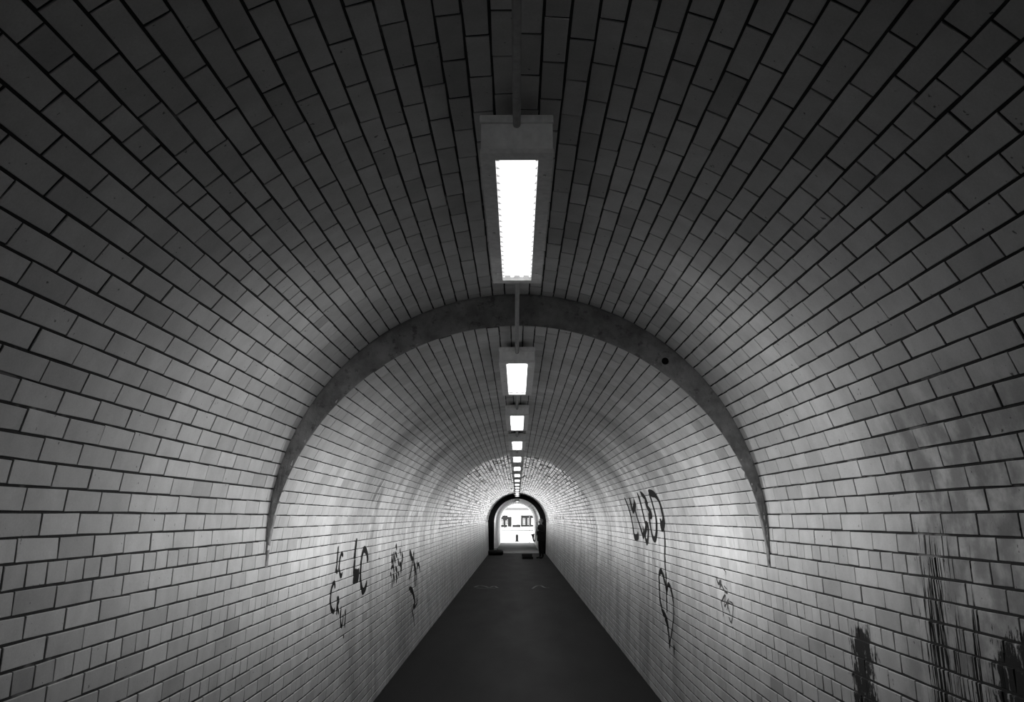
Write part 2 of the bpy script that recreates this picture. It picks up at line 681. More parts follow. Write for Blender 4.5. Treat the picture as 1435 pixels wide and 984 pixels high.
# ---- floor -----------------------------------------------------------------
floor = tag(box('floor', -1.45, 1.45, BACK, EXIT + 0.4, -0.25, 0.0, M['asphalt']), kind='structure')
pf = tag(box('floor', -1.15, 1.15, END + 0.6, EXIT + 0.38, -0.05, 0.008, M['concrete']), 'exit passage floor, daylight put into its pale concrete colour', kind='structure')  # slab coloured paler to stand in for daylight from the exit
floor['label'] = 'dark asphalt walkway of the tunnel'


# ---- step in the vault: rendered crescent ----------------------------------
def crescent(name, outer, inner, y, depth, rows=8, rough=0.006):
    n = len(outer)
    v, f = [], []
    for r in range(rows + 1):
        t = r / rows
        for k in range(n):
            x = outer[k][0] * (1 - t) + inner[k][0] * t
            z = outer[k][1] * (1 - t) + inner[k][1] * t
            dy = 0.0 if r in (0, rows) else random.uniform(-rough, rough)
            # rounded lower arris
            dy += 0.05 * max(0.0, 0.35 - t) ** 2
            v.append((x, y + dy, z))
    for r in range(rows):
        for k in range(n - 1):
            a = r * n + k
            f.append((a, a + 1, a + n + 1, a + n))
    base = len(v)
    for k in range(n):
        v.append((outer[k][0], y + depth, outer[k][1]))
    for k in range(n):
        v.append((inner[k][0], y + depth, inner[k][1]))
    for k in range(n - 1):
        f.append((k, base + k, base + k + 1, k + 1))
        f.append((rows * n + k, rows * n + k + 1, base + n + k + 1, base + n + k))
        f.append((base + k, base + n + k, base + n + k + 1, base + k + 1))
    me = pydata(name, v, f, True)
    bm = bmesh.new()
    bm.from_mesh(me)
    bmesh.ops.recalc_face_normals(bm, faces=bm.faces[:])
    bm.to_mesh(me)
    bm.free()
    return me


th = [PI * k / 180 for k in range(0, 181)]
outer = [((RN + 0.004) * math.cos(t), ZN + (RN + 0.004) * math.sin(t)) for t in th]
inner = [((RF - 0.001) * math.cos(t), ZF + 0.006 + (RF - 0.001) * math.sin(t)) for t in th]
trim1 = tag(obj('trim_1', crescent('trim_1', outer, inner, STEP - 0.002, 0.05), M['render']), kind='structure')
trim1['label'] = 'grey cement rendered crescent face where the vault steps down'
# weep hole in the render
hx, hz = (931 - 724.8) / 1160 * 4.95, 0
ang = math.radians(54.0)
hole = lathe('weep_hole', [(0.019, -0.012), (0.021, 0.002), (0.014, 0.004)], M['jet_black'], trim1, 14)
hole.rotation_euler = (PI / 2, 0, 0)
hole.location = (0.885, STEP - 0.003, 2.675)

# ---- dark end face and the narrower exit passage -----------------------------
RE, ZE = 1.15, 1.52
o2 = [(wall_x(z), z) for z in (0.0, 0.5, 1.0)] + [(RF * math.cos(t), ZF + RF * math.sin(t)) for t in th] \
    + [(-wall_x(z), z) for z in (1.0, 0.5, 0.0)]
i2 = [(RE, z) for z in (0.0, 0.5, 1.0)] + [(RE * math.cos(t), ZE + RE * math.sin(t)) for t in th] \
    + [(-RE, z) for z in (1.0, 0.5, 0.0)]
trim2 = tag(obj('trim_2', crescent('trim_2', [(x * 1.15, z * 1.1 if z > 1.4 else z) for x, z in o2], i2, END + 0.004, 0.3, 4), M['jet_black']),
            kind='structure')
trim2['label'] = 'black arch face where the tunnel narrows'
ex_prof = lambda t: (RE * math.cos(t), ZE + RE * math.sin(t), -math.cos(t), -math.sin(t))
tag(obj('ceiling', strip_shell('ceiling', [ex_prof(PI - t) for t in th], END + 0.2, EXIT, 0.5, 0.0), M['whitewash']), 'daylit vault of the narrow exit passage', kind='structure')
for side, nm in ((-1, 'wall_left'), (1, 'wall_right')):
    prof = [(side * RE, z, -side, 0) for z in (0.0, ZE)]
    tag(obj(nm, strip_shell(nm, prof, END + 0.2, EXIT, 0.5, 0.0), M['whitewash']),
        ('left' if side < 0 else 'right') + ' side wall of the daylit exit passage', kind='structure')

# ---- graffiti: paint strokes lying on the lining ------------------------------
GRAF = {
'LCs': [(0.035,[(6.825,1.534),(6.791,1.413),(6.759,1.344),(6.811,1.335)]),(0.035,[(7.013,1.444),(6.976,1.467),(6.939,1.466),(6.896,1.426),(6.867,1.364),(6.891,1.317),(6.946,1.291),(6.99,1.316)])],
'LCb': [(0.076,[(7.571,1.575),(7.531,1.435),(7.481,1.275)]),(0.145,[(7.471,1.27),(7.524,1.242),(7.643,1.244),(7.636,1.3)]),(0.064,[(8.169,1.343),(8.143,1.398),(8.057,1.45),(7.972,1.464),(7.901,1.435),(7.832,1.36),(7.793,1.249),(7.817,1.156),(7.905,1.092),(8.035,1.107),(8.126,1.164)])],
'CRUI': [(0.035,[(6.722,1.214),(6.686,1.26),(6.597,1.224),(6.553,1.142),(6.583,1.08),(6.666,1.043),(6.711,1.062)]),(0.035,[(6.818,1.144),(6.804,1.074),(6.781,1.007)]),(0.030,[(6.818,1.144),(6.863,1.104),(6.812,1.074),(6.867,1.006)]),(0.030,[(6.954,1.055),(6.93,0.981),(6.945,0.917),(6.982,0.896),(7.021,0.935),(7.038,0.987)]),(0.030,[(7.13,1.014),(7.114,0.942),(7.097,0.871)]),(0.030,[(7.043,0.824),(7.063,0.794)])],
'leaf': [(0.062,[(10.052,1.447),(10.117,1.385)]),(0.055,[(9.77,1.346),(9.706,1.29),(9.776,1.248)]),(0.048,[(10.001,1.356),(10.142,1.296)]),(0.048,[(10.395,1.388),(10.442,1.296)]),(0.048,[(10.548,1.327),(10.64,1.259),(10.51,1.21)]),(0.048,[(9.907,1.327),(9.997,1.237)]),(0.048,[(10.191,1.281),(10.286,1.195)]),(0.048,[(9.676,1.19),(9.811,1.208),(9.9,1.137)]),(0.055,[(9.995,1.184),(10.145,1.135)]),(0.062,[(10.337,1.219),(10.508,1.155),(10.433,1.104)]),(0.034,[(9.614,1.155),(9.673,1.088)]),(0.055,[(9.808,1.117),(9.897,1.06),(9.85,1.012)]),(0.055,[(10.039,1.102),(10.113,1.051),(10.035,1.013)]),(0.041,[(10.184,1.12),(10.28,1.073)]),(0.034,[(9.735,1.071),(9.749,0.981)]),(0.041,[(9.908,1.366),(9.85,1.296),(9.811,1.208)])],
'arrow': [(0.085,[(11.314,1.325),(11.492,1.235),(11.664,1.165)]),(0.046,[(11.664,1.165),(11.48,1.068),(11.252,0.949)]),(0.062,[(11.778,1.292),(11.719,1.209),(11.813,1.079),(11.884,0.982),(11.768,0.85)]),(0.062,[(11.792,1.143),(12.018,0.973),(11.896,0.809)]),(0.054,[(12.093,1.047),(12.266,1.099),(12.392,1.062),(12.456,0.977)]),(0.039,[(12.103,1.151),(12.165,1.075)]),(0.077,[(11.221,0.841),(11.521,0.794),(11.704,0.703),(11.824,0.585),(11.617,0.575)]),(0.054,[(11.827,0.615),(11.82,0.539)]),(0.046,[(11.544,0.598),(11.527,0.54),(11.657,0.436),(11.723,0.308)]),(0.039,[(12.018,0.659),(12.066,0.592),(11.848,0.552)])],
'tag': [(0.078,[(10.431,2.001),(10.408,1.87),(10.419,1.688),(10.402,1.534),(10.081,1.536),(10.082,1.587)]),(0.065,[(9.99,1.991),(10.151,1.834),(9.782,1.906),(9.682,1.965)]),(0.065,[(9.904,1.908),(9.88,1.724),(9.663,1.546),(9.565,1.662)]),(0.072,[(9.211,2.024),(9.299,1.92),(9.358,1.797),(9.356,1.695),(9.205,1.676),(9.279,1.574),(9.412,1.486),(9.522,1.57),(9.286,1.675)]),(0.085,[(9.014,2.01),(8.827,1.954),(8.944,1.874),(8.787,1.814),(8.971,1.766)]),(0.065,[(8.959,1.796),(9.047,1.677),(8.997,1.561),(8.851,1.535),(8.721,1.605),(8.577,1.738),(8.529,1.888),(8.477,1.999)]),(0.085,[(8.477,1.999),(8.216,1.983),(8.09,1.917),(8.109,1.81),(8.171,1.712),(8.395,1.643)]),(0.091,[(8.315,1.748),(8.322,1.693),(8.395,1.643)]),(0.050,[(8.222,1.649),(8.292,1.415),(8.253,1.24)])],
'loop': [(0.050,[(8.253,1.249),(8.214,1.138),(8.179,0.873)]),(0.056,[(8.176,1.037),(8.276,1.133),(8.422,1.217),(8.531,1.232),(8.621,1.189),(8.622,1.107),(8.579,0.965),(8.428,0.855)]),(0.080,[(8.427,0.864),(8.2,0.794),(8.103,0.704)]),(0.056,[(8.122,0.727),(8.065,0.642),(8.048,0.57)]),(0.048,[(8.175,1.071),(8.094,1.138),(7.949,1.09),(7.848,1.0)]),(0.024,[(7.848,1.0),(7.842,0.869),(7.958,0.707),(8.047,0.612)]),(0.040,[(7.84,0.633),(7.815,0.548)])],
'thin': [(0.008,[(5.991,1.415),(5.902,1.395),(5.888,1.37)]),(0.018,[(6.175,1.342),(6.11,1.297),(6.036,1.322),(6.067,1.268)]),(0.012,[(6.08,1.325),(6.0,1.287),(5.912,1.256),(5.844,1.256)]),(0.01,[(5.868,1.278),(5.946,1.295)]),(0.012,[(6.035,1.176),(5.923,1.236),(5.939,1.16),(5.821,1.221)]),(0.01,[(6.045,1.187),(5.995,1.129),(5.976,1.087)]),(0.01,[(5.875,1.191),(5.803,1.125)]),(0.01,[(5.797,1.205),(5.714,1.195),(5.729,1.121),(5.772,1.074),(5.83,1.104)]),(0.01,[(5.822,1.208),(5.878,1.141)])],

}


def stroke_mesh(name, strokes, side):
    v, f = [], []
    for wd, pts in strokes:
        q = spline(pts, 6)
        base = len(v)
        for i, (D, z) in enumerate(q):
            a, b = q[max(i - 1, 0)], q[min(i + 1, len(q) - 1)]
            p, nrm = surf(side, D, z)
            t = surf(side, b[0], b[1])[0] - surf(side, a[0], a[1])[0]
            wv = t.cross(nrm).normalized()
            e = min(i, len(q) - 1 - i)
            hw = wd / 2 * (0.55 if e == 0 else 0.85 if e == 1 else 1.0)
            # spray marks are wider along the wall than across it
            wv = Vector((wv.x, wv.y, wv.z))
            for sgn in (-1, 1):
                v.append(tuple(p + wv * (sgn * hw) + nrm * 0.0035))
        for i in range(len(q) - 1):
            k = base + 2 * i
            f.append((k, k + 1, k + 3, k + 2))
    return pydata(name, v, f)


for key, side, par, lab, mt in (
        ('LCs', -1, wall_left, 'small black letters LC sprayed on the wall', 'paint'),
        ('LCb', -1, wall_left, 'large black letters LC sprayed on the wall', 'paint'),
        ('CRUI', -1, wall_left, 'black letters CRUI stepping down the wall', 'paint'),
        ('leaf', -1, wall_left, 'black leafy scribble sprayed on the wall', 'paint'),
        ('arrow', -1, wall_left, 'black angular tag with a hooked tail', 'paint'),
        ('tag', 1, wall_right, 'tall black looping letters sprayed high on the wall', 'paint'),
        ('loop', 1, wall_right, 'black looped stroke trailing below the letters', 'paint'),
        ('thin', 1, wall_right, 'thin black marker scribble', 'fadedpaint')):
    o = obj('graffiti_tag', stroke_mesh('graffiti_tag', GRAF[key], side), M[mt], par)
    o['label'] = lab


def floor_strokes(name, strokes):
    v, f = [], []
    for wd, pts in strokes:
        q = spline(pts, 5)
        base = len(v)
        for i, (x, y) in enumerate(q):
            a, b = q[max(i - 1, 0)], q[min(i + 1, len(q) - 1)]
            t = Vector((b[0] - a[0], b[1] - a[1], 0)).normalized()
            wv = Vector((-t.y, t.x, 0))
            for sgn in (-1, 1):
                v.append((x + wv.x * sgn * wd / 2, y + wv.y * sgn * wd / 2, 0.0015))
        for i in range(len(q) - 1):
            k = base + 2 * i
            f.append((k, k + 1, k + 3, k + 2))
    return pydata(name, v, f)


for pts in ([(.05, [(-1.1, 22.0), (-1.0, 22.5), (-0.85, 22.3), (-0.72, 21.9), (-0.6, 22.3), (-0.5, 21.8)]),
             (.04, [(-1.05, 21.8), (-0.8, 21.6), (-0.55, 21.7)])],
            [(.05, [(0.38, 21.6), (0.5, 22.4), (0.62, 22.5), (0.7, 21.9), (0.82, 21.8)])]):
    obj('chalk_mark', floor_strokes('chalk_mark', pts), M['chalk'], floor)

# ================================================================== lamps and conduit
LW, LL = 0.070, 1.40         # half width and length of the diffuser


REC = 0.012                  # depth of the diffuser above the frame


def tube_light(up_width=17.0):
    """photometric curve of a prismatic batten: most of the light goes sideways and down, about 50 degrees from the nadir"""
    L = bpy.data.lights.new('lamp_tube', 'POINT')
    L.energy = WING
    L.shadow_soft_size = 0.05
    L.use_nodes = True
    t = L.node_tree
    em = t.nodes['Emission']
    tc = t.nodes.new('ShaderNodeTexCoord')
    sp = t.nodes.new('ShaderNodeSeparateXYZ')
    t.links.new(tc.outputs['Normal'], sp.inputs[0])

    def mt(op, a, b=None, clamp=False):
        n = t.nodes.new('ShaderNodeMath')
        n.operation = op
        n.use_clamp = clamp
        for i, q in enumerate((a, b)):
            if q is None:
                continue
            if isinstance(q, (int, float)):
                n.inputs[i].default_value = q
            else:
                t.links.new(q, n.inputs[i])
        return n.outputs[0]
    th_ = mt('ARCTAN2', mt('ABSOLUTE', sp.outputs[0]), mt('MULTIPLY', sp.outputs[2], -1.0))
    df = mt('SUBTRACT', th_, math.radians(BEAM[0]))
    up = mt('MULTIPLY', mt('GREATER_THAN', df, 0.0), math.radians(up_width - BEAM[1]))
    d = mt('DIVIDE', df, mt('ADD', up, math.radians(BEAM[1])))
    g = mt('EXPONENT', mt('MULTIPLY', mt('MULTIPLY', d, d), -1.0))
    ax = mt('SUBTRACT', 1.0, mt('MULTIPLY', sp.outputs[1], sp.outputs[1]))
    low = mt('MULTIPLY', mt('MULTIPLY', sp.outputs[2], -1.0, True), BEAM[3])
    t.links.new(mt('ADD', mt('MULTIPLY', g, mt('POWER', ax, 1.5)), low), em.inputs['Strength'])
    return L


BEAM = (51.0, 11.0, None, 0.10)      # peak angle, width below the peak, -, share straight down
TUBE = tube_light()
TUBE_OLD = tube_light(24.0)
TUBE_OLD.energy = WING * 0.29


def make_lamp(z0, height, mat_, power, spots):
    """lamp hanging under the crown; origin at the near end of the diffuser, z = 0 at its underside"""
    r = empty('ceiling_lamp')
    hw = 0.116
    bm = bmesh.new()
    # housing: open-bottomed tray
    for b in ((-hw, hw, -0.05, LL + 0.05, REC + 0.007, height), (-hw, -LW - 0.005, -0.05, LL + 0.05, 0.004, REC + 0.007),
              (LW + 0.005, hw, -0.05, LL + 0.05, 0.004, REC + 0.007), (-LW - 0.005, LW + 0.005, -0.05, -0.005, 0.004, REC + 0.007),
              (-LW - 0.005, LW + 0.005, LL + 0.005, LL + 0.05, 0.004, REC + 0.007)):
        box_bm(bm, *b)
    obj('housing', bm_mesh('housing', bm), M['housing'], r)
    box('back_plate', -0.085, 0.085, 0.12, LL - 0.05, height - 0.002, height + z0, M['housing'], r)
    box('end_lip', -hw - 0.004, hw + 0.004, -0.058, -0.045, height - 0.024, height + 0.004, M['frame'], r, 0.003)
    fr = [(-hw - 0.003, -LW, -0.053, LL + 0.053, -0.006, 0.010), (LW, hw + 0.003, -0.053, LL + 0.053, -0.006, 0.010),
          (-LW, LW, -0.053, 0.0, -0.006, 0.010), (-LW, LW, LL, LL + 0.053, -0.006, 0.010)]
    fo = boxes('frame', fr, M['frame'], r)
    for sx in (-1, 1):
        for y in (0.12, LL / 2, LL - 0.12):
            s_ = lathe('screw', [(0.007, -0.004), (0.005, -0.001)][::-1], M['frame'], fo, 8)
            s_.location = (sx * 0.093, y, -0.006)
    box('diffuser', -LW + 0.001, LW - 0.001, 0.001, LL - 0.001, REC, REC + 0.006, mat_, r)
    # reveal between frame and diffuser
    boxes('reveal', [(-LW - 0.004, -LW, -0.004, LL + 0.004, 0.008, REC + 0.006), (LW, LW + 0.004, -0.004, LL + 0.004, 0.008, REC + 0.006),
                     (-LW, LW, -0.004, 0.0, 0.008, REC + 0.006), (-LW, LW, LL, LL + 0.004, 0.008, REC + 0.006)], M['frame'], r)
    ribs = []
    nrib = 22
    bm = bmesh.new()
    for sx in (-1, 1):
        for k in range(nrib):
            y = 0.03 + (LL - 0.06) * k / (nrib - 1)
            x0 = sx * (LW - 0.0005)
            x1 = sx * (LW - (0.013 if sx < 0 else 0.008))
            q = [bm.verts.new(p) for p in ((x0, y - 0.012, REC - 0.0035), (x0, y + 0.012, REC - 0.0035), (x1, y + 0.010, REC - 0.0035),
                                           (x0, y - 0.012, REC - 0.0005), (x0, y + 0.012, REC - 0.0005), (x1, y + 0.010, REC - 0.0005))]
            for fc in ((0, 1, 2), (3, 5, 4), (0, 3, 4, 1), (1, 4, 5, 2), (2, 5, 3, 0)):
                bm.faces.new([q[i] for i in fc])
    tag(obj('diffuser_ribs', bm_mesh('diffuser_ribs', bm), M['rib'], r), kind='stuff')
    ends = [(x - 0.014, x + 0.014, y - 0.009, y + 0.009, REC - 0.0035, REC - 0.0005) for x in (-0.045, 0, 0.045) for y in (0.02, LL - 0.02)]
    for y in spots:
        lo = bpy.data.objects.new('lamp_tube', power)
        COL.objects.link(lo)
        lo.parent = r
        lo.location = (0, y, -0.06)
    tag(boxes('diffuser_clips', ends, M['rib'], r), kind='stuff')
    return r


def copy_tree(o, parent=None):
    c = o.copy()
    COL.objects.link(c)
    c.parent = parent
    for ch in list(o.children):
        copy_tree(ch, c)
    return c


LAMPS = [(2.53, 2.91)] + [(5.38 + 2.88 * k, 2.76) for k in range(13)]
ordn = ['', 'second', 'third', 'fourth', 'fifth', 'sixth', 'seventh', 'eighth', 'ninth', 'tenth', 'eleventh', 'twelfth',
        'thirteenth', 'fourteenth']
lamp0 = make_lamp(0.055, 0.122, M['diffuser_old'], TUBE_OLD, (LL * 0.80, LL * 0.98))
lamp1 = make_lamp(0.034, 0.092, M['diffuser'], TUBE, (LL * 0.12, LL * 0.88))
GL = 'fluorescent lamps along the crown of the vault'
for i, (D, z) in enumerate(LAMPS):
    o = lamp0 if i == 0 else lamp1 if i == 1 else copy_tree(lamp1)
    o.location = (0, D, z)
    if i == 0:
        lab = 'large nearest fluorescent lamp in grey housing, hanging before the grey step'
    elif i == 13:
        lab = 'farthest small lit lamp, just before the black arch'
    else:
        lab = ordn[i] + ' lit ceiling lamp counting from the nearest one'
    tag(o, lab, 'lamp', GL)
for D, z in ((43.3, 2.56),):
    o = copy_tree(lamp1)
    o.location = (0, D, z)
    tag(o, 'lit ceiling lamp inside the pale exit passage beyond the black arch', 'lamp', GL)


def conduit(pts, lab):
    o = obj('conduit', tube_mesh('conduit', pts, 0.0125), M['conduit'])
    tag(o, lab, 'conduit', 'conduit pipes between the ceiling lamps')


conduit([(0, -3.0, 3.025), (0, 1.5, 3.020), (0, 2.1, 3.012), (0, 2.478, 3.004)], 'grey conduit pipe running from the top of the picture to the nearest lamp')
conduit(spline([(0.004, 3.984, 2.985), (0.002, 4.3, 2.955), (0, 4.87, 2.858), (0, 5.1, 2.835), (0, 5.326, 2.822)], 5),
        'grey conduit pipe crossing the grey step between first and second lamps')
for i in range(1, 13):
    conduit([(0, LAMPS[i][0] + LL + 0.052, 2.822), (0, LAMPS[i + 1][0] - 0.056, 2.822)],
            'short grey conduit pipe behind the %s lamp from the nearest' % ordn[i])

# ================================================================== busker and belongings
PX, PY = 1.04, 37.0


def skin_mesh(name, verts, edges, radii, root, sub=2):
    me = bpy.data.meshes.new(name)
    me.from_pydata(verts, edges, [])
    o = bpy.data.objects.new(name, me)
    COL.objects.link(o)
    md = o.modifiers.new('skin', 'SKIN')
    md.use_smooth_shade = True
    for i, r in enumerate(radii):
        sv = me.skin_vertices[0].data[i]
        sv.radius = r if isinstance(r, tuple) else (r, r)
        sv.use_root = (i == root)
    sd = o.modifiers.new('sub', 'SUBSURF')
    sd.levels = sub
    sd.render_levels = sub
    dg = bpy.context.evaluated_depsgraph_get()
    m2 = bpy.data.meshes.new_from_object(o.evaluated_get(dg))
    bpy.data.objects.remove(o)
    m2.name = name
    return m2


def make_person():
    root = empty('person', (PX, PY, 0), PI + 0.50)     # faces the middle of the tunnel, a little to the camera
    V, E, R = [], [], []

    def add(p, r, parent=None):
        V.append(p)
        R.append(r)
        if parent is not None:
            E.append((parent, len(V) - 1))
        return len(V) - 1
    pel = add((0, 0, 0.92), (0.15, 0.12))
    sp = add((0, 0, 1.08), (0.145, 0.11), pel)
    ch = add((0.0, 0, 1.28), (0.165, 0.12), sp)
    sh = add((0.0, 0, 1.39), (0.12, 0.085), ch)
    nk = add((0.01, 0, 1.455), 0.055, sh)
    hb = add((0.025, 0, 1.53), 0.078, nk)
    hm = add((0.03, 0, 1.60), 0.092, hb)
    add((0.02, 0, 1.66), 0.070, hm)
    nose = add((0.115, 0, 1.575), 0.016, hm)
    for s_ in (-1, 1):
        hip = add((0, s_ * 0.09, 0.86), 0.095, pel)
        kn = add((0.02, s_ * 0.10, 0.49), 0.066, hip)
        an = add((-0.02, s_ * 0.115, 0.10), 0.046, kn)
        add((0.03, s_ * 0.12, 0.045), 0.043, an)
        add((0.17, s_ * 0.14, 0.035), 0.036, len(V) - 1)
    for s_, wz, wx in ((-1, 1.02, 0.225), (1, 1.20, 0.20)):
        so = add((0, s_ * 0.17, 1.375), 0.068, sh)
        el = add((0.03, s_ * 0.25, 1.10), 0.052, so)
        wr = add((wx - 0.05, s_ * 0.09, wz - 0.01), 0.034, el)
        pm = add((wx, s_ * 0.055, wz), (0.036, 0.022), wr)
        for q in range(4):
            zz = wz + 0.030 - 0.02 * q
            L = (0.055, 0.062, 0.058, 0.046)[q]
            a = add((wx + 0.035, s_ * 0.045, zz), 0.0095, pm)
            b = add((wx + 0.035 + L * 0.5, s_ * 0.02, zz), 0.0088, a)
            add((wx + 0.030 + L * 0.4, -s_ * 0.012, zz - 0.003), 0.008, b)
        t1 = add((wx - 0.012, s_ * 0.03, wz + 0.038), 0.0105, pm)
        add((wx + 0.012, -s_ * 0.005, wz + 0.050), 0.009, t1)
    me = skin_mesh('body', V, E, R, pel)
    me.materials.clear()
    for m in ('cloth', 'trousers', 'skin', 'black'):
        me.materials.append(M[m])
    for p in me.polygons:
        z, x = p.center.z, p.center.x
        y = abs(p.center.y)
        if z > 1.455 or (x > 0.185 and z > 0.9):
            p.material_index = 2
        elif z < 0.09:
            p.material_index = 3
        elif z < 0.88:
            p.material_index = 1
    obj('body', me, None, root)
    # jacket: loft around the torso
    rings = [(0.74, .165, .225), (0.80, .165, .222), (0.95, .158, .212), (1.08, .152, .205), (1.22, .155, .220), (1.34, .138, .222), (1.40, .105, .165), (1.45, .072, .085)]
    v, f = [], []
    for z, rx, ry in rings:
        for k in range(24):
            a = 2 * PI * k / 24
            v.append((rx * math.cos(a) * (1.0 if math.cos(a) > 0 else 1.05), ry * math.sin(a), z + 0.01 * math.sin(3 * a)))
    for i in range(len(rings) - 1):
        for k in range(24):
            f.append((i * 24 + k, i * 24 + (k + 1) % 24, (i + 1) * 24 + (k + 1) % 24, (i + 1) * 24 + k))
    obj('jacket', pydata('jacket', v, f, True), M['cloth'], root)
    # hair: cap over the back and top of the head
    bm = bmesh.new()
    bmesh.ops.create_uvsphere(bm, u_segments=20, v_segments=14, radius=1)
    for vv in list(bm.verts):
        if vv.co.x > 0.35 and vv.co.z < 0.35 or vv.co.z < -0.75:
            bm.verts.remove(vv)
    for vv in bm.verts:
        vv.co = Vector((0.005 + vv.co.x * 0.105, vv.co.y * 0.092, 1.605 + vv.co.z * 0.095))
    hair = obj('hair', bm_mesh('hair', bm), M['hair'], root)
    for p in hair.data.polygons:
        p.use_smooth = True
    for s_ in (-1, 1):
        e = lathe('eye', [(0.004, -0.008), (0.011, 0.0), (0.004, 0.008)], M['hair'], root, 8)
        e.location = (0.106, s_ * 0.034, 1.600)
        er = lathe('ear', [(0.006, -0.03), (0.016, 0.0), (0.014, 0.022), (0.004, 0.032)], M['skin'], root, 8)
        er.location = (0.02, s_ * 0.088, 1.58)
    box('mouth', 0.098, 0.104, -0.022, 0.022, 1.533, 1.540, M['hair'], root)
    tag(root, 'person in a black jacket and trousers playing a saxophone by the right wall', 'person')
    # saxophone, held in front
    sx = empty('saxophone', (PX, PY, 0), root.rotation_euler.z)
    neck = spline([(0.105, 0, 1.535), (0.14, 0, 1.545), (0.19, 0, 1.55), (0.215, 0, 1.515), (0.22, 0, 1.46)], 5)
    obj('neck', tube_mesh('neck', neck, [0.007 + 0.008 * i / (len(neck) - 1) for i in range(len(neck))]), M['brass'], sx)
    bodyp = spline([(0.22, 0, 1.46), (0.245, 0.0, 1.20), (0.27, 0, 0.92), (0.285, 0, 0.80), (0.325, 0, 0.745), (0.375, 0, 0.76), (0.395, 0, 0.84)], 6)
    nb = len(bodyp)
    obj('tube', tube_mesh('tube', bodyp, [0.016 + 0.026 * i / (nb - 1) for i in range(nb)]), M['brass'], sx)
    bell = [(0.395, 0, 0.83), (0.405, 0, 0.92), (0.415, 0, 0.99), (0.425, 0, 1.03), (0.428, 0, 1.045)]
    obj('bell', tube_mesh('bell', bell, [0.042, 0.050, 0.060, 0.078, 0.088], 18), M['brass'], sx)
    kv = bmesh.new()
    for q in range(9):
        t = q / 8
        cx_, cz_ = 0.228 + 0.042 * t, 1.38 - 0.45 * t
        mt = Matrix.Translation((cx_ + 0.024 + 0.006 * t, 0.006, cz_)) @ Matrix.Rotation(PI / 2, 4, 'Y')
        bmesh.ops.create_cone(kv, cap_ends=True, segments=12, radius1=0.014 + 0.006 * t, radius2=0.012 + 0.006 * t, depth=0.012, matrix=mt)
    obj('keys', bm_mesh('keys', kv), M['brass'], sx)
    obj('mouthpiece', tube_mesh('mouthpiece', [(0.088, 0, 1.535), (0.12, 0, 1.54)], [0.008, 0.011]), M['black'], sx)
    tag(sx, 'shiny saxophone held in front of the person in black', 'saxophone')


make_person()

# open instrument case on the floor in front of the player
cs = empty('instrument_case', (0.44, 36.6, 0), 0.10)
boxes('tray', [(-.23, .23, -.14, .14, 0.0, .02), (-.23, .23, -.14, -.122, .02, .10), (-.23, .23, .122, .14, .02, .10),
               (-.23, -.212, -.122, .122, .02, .10), (.212, .23, -.122, .122, .02, .10)], M['black'], cs)
box('lining', -.21, .21, -.12, .12, .02, .045, M['plush'], cs, 0.008)
ld = box('lid', -.23, .23, -0.03, 0.03, 0.0, .13, M['black'], cs, 0.012)
ld.location = (0, .17, .085)
ld.rotation_euler = (-0.55, 0, 0)
hd = obj('handle', tube_mesh('handle', spline([(-.06, -.142, .05), (-.05, -.17, .05), (.05, -.17, .05), (.06, -.142, .05)], 5), 0.008), M['black'], cs)
tag(cs, 'open black instrument case on the floor before the player', 'case')

# black holdall lying against the left wall
bgx = empty('holdall_bag', (-1.02, 40.3, 0), 0.06)
v, f = [], []
prof = [(-.36, .02), (-.35, .10), (-.30, .125), (-.1, .135), (.1, .13), (.30, .12), (.35, .095), (.36, .02)]
for x, r in prof:
    for k in range(16):
        a = 2 * PI * k / 16
        v.append((x, 1.25 * r * math.cos(a), max(0.0, 0.115 + r * 0.92 * math.sin(a))))
for i in range(len(prof) - 1):
    for k in range(16):
        f.append((i * 16 + k, i * 16 + (k + 1) % 16, (i + 1) * 16 + (k + 1) % 16, (i + 1) * 16 + k))
f.append(tuple(range(16)))
f.append(tuple(range(7 * 16, 8 * 16)))
obj('bag_body', pydata('bag_body', v, f, True), M['black'], bgx)
for s_ in (-1, 1):
    obj('handle', tube_mesh('handle', spline([(-.12, s_ * .06, .22), (-.08, s_ * .09, .28), (.08, s_ * .09, .28), (.12, s_ * .06, .22)], 5), 0.010), M['plush'], bgx)
box('zip', -.30, .30, -.008, .008, .236, .244, M['plush'], bgx)
tag(bgx, 'black holdall bag lying against the left wall before the black arch', 'bag')

# ================================================================== outside, beyond the exit
pv = pydata('ground', [(-200, EXIT, -0.01), (200, EXIT, -0.01), (200, 500, -3.2), (-200, 500, -3.2),
                       (-200, EXIT, -0.5), (200, EXIT, -0.5), (200, 500, -3.7), (-200, 500, -3.7)],
            [(0, 1, 2, 3), (7, 6, 5, 4), (0, 4, 5, 1), (1, 5, 6, 2), (2, 6, 7, 3), (3, 7, 4, 0)])
tag(obj('ground', pv, M['paving']), 'pale sunlit paving outside the tunnel', kind='structure')
bmk = bmesh.new()
box_bm(bmk, -60, 60, -0.35, 0.35, -0.1, 0.16)
kb = obj('kerb', bm_mesh('kerb', bmk, 0.02), M['kerb'])
kb.location = (0, 150, -0.62)
kb.rotation_euler = (0, 0, 0.35)
tag(kb, 'long grey street kerb crossing the pale paving outside', kind='structure')

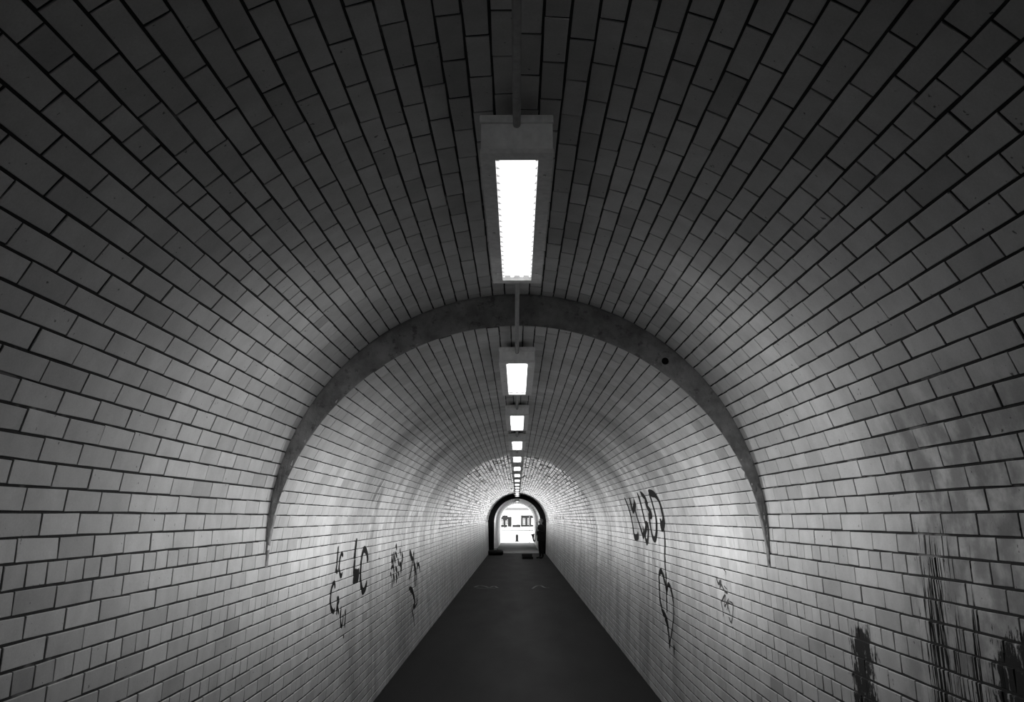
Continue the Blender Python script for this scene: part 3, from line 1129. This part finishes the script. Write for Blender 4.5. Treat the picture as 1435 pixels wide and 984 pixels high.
bo = empty('bollard', (-0.02, 62.8, -0.02))
lathe('post', [(0.10, 0.0), (0.10, 0.06), (0.085, 0.08), (0.08, 0.36), (0.09, 0.38), (0.09, 0.41)], M['stone'], bo)
lathe('cap', [(0.085, 0.41), (0.075, 0.46), (0.05, 0.495), (0.015, 0.51)], M['stone'], bo)
bo.scale = (1.4, 1.4, 1.08)
tag(bo, 'short dark bollard standing just outside the tunnel exit', 'bollard')
rp = empty('sign_post', (0.89, 61.5, -0.02))
lathe('pole', [(0.028, 0.0), (0.028, 2.2), (0.01, 2.21)], M['kerb'], rp, 12)
lathe('base', [(0.07, 0.0), (0.07, 0.03), (0.03, 0.05)], M['kerb'], rp, 12)
tag(rp, 'thin grey post at the right edge of the tunnel exit', 'post')

# low white shopfronts across the street, about 300 m away
U = 300.0 / 1160.0


def bx_px(name, x0, x1, y0, y1, d0, d1, mat, parent):
    """box given in metres through its width and height at the distance of the facade"""
    return box(name, x0 * U, x1 * U, d0, d1, 1.76 - y1 * U, 1.76 - y0 * U, mat, parent)


bd = empty('shop_building', (0, 300, -1.85))
bd_parts = []


def part(name, x0, x1, y0, y1, d0, d1, mat):
    o = box(name, x0 * U, x1 * U, d0, d1, 1.76 - y1 * U + 1.85, 1.76 - y0 * U + 1.85, M[mat], bd)
    return o


part('wall', -60, -7.5, -6, 14, 0.0, 8, 'white')
part('wall', -7.5, 5, -9, 14, -1.0, 8, 'white')
part('wall', 5, 60, -7, 14, 0.0, 8, 'white')
part('roof', -62, 62, -13.5, -9, -0.6, 8.5, 'roof')
part('fascia', -60, -8, -0.6, 2.8, -0.8, 0.0, 'dark')
part('fascia', 5, 60, -2.6, 1.2, -0.8, 0.0, 'dark')
for x in (-24, -17.5, -11.5, -9.3):
    part('pillar', x - 1.2, x + 1.2, 2.4, 12.5, -0.6, 0.0, 'dark')
for x in (6.0, 12.5, 18.0):
    part('pillar', x - 1.3, x + 1.3, 0.6, 12.5, -0.6, 0.0, 'dark')
for x0, x1, y1, d in ((-60, -14.0, 13.2, -0.5), (-6.5, 4.5, 13.2, -1.3), (5.5, 60, 12.4, -0.5)):
    part('plinth', x0, x1, 10.2, y1, d, d + 0.5, 'dark')
for x0, x1, y0 in ((-23, -18.4, 3.0), (-16.6, -12.4, 3.0), (7.0, 11.5, 1.2), (13.6, 17, 1.2)):
    wd = part('window', x0, x1, y0, 10, -0.12, 0.0, 'white')
    obj('pane', bm_mesh('pane', (lambda b: (box_bm(b, (x0 + .4) * U, (x1 - .4) * U, -0.16, -0.12, 1.85 + 1.76 - 9.6 * U, 1.85 + 1.76 - (y0 + .4) * U), b)[1])(bmesh.new())), M['glass'], wd)
dr = part('door', -1.0, 3.6, 2.2, 10.2, -1.12, -1.0, 'glass')
tag(bd, 'low white shop building with dark fascias across the street', 'building')

lp = empty('street_lamp', ((708 - 724.8) / 1160 * 230, 230, -1.25))
hL = 5.6
lathe('post', [(0.13, 0.0), (0.13, 0.5), (0.10, 0.6), (0.09, hL)], M['dark'], lp, 10)
lathe('lantern', [(0.09, hL), (0.25, hL + 0.35), (0.22, hL + 0.45), (0.04, hL + 0.6)], M['dark'], lp, 10)
boxes('sign_board', [(-0.75, 0.75, -0.06, 0.06, 3.1, 3.5), (-0.55, 0.55, -0.06, 0.06, 2.2, 2.9)], M['dark'], lp)
tag(lp, 'dark street lamp post with boards seen through the exit', 'street lamp')
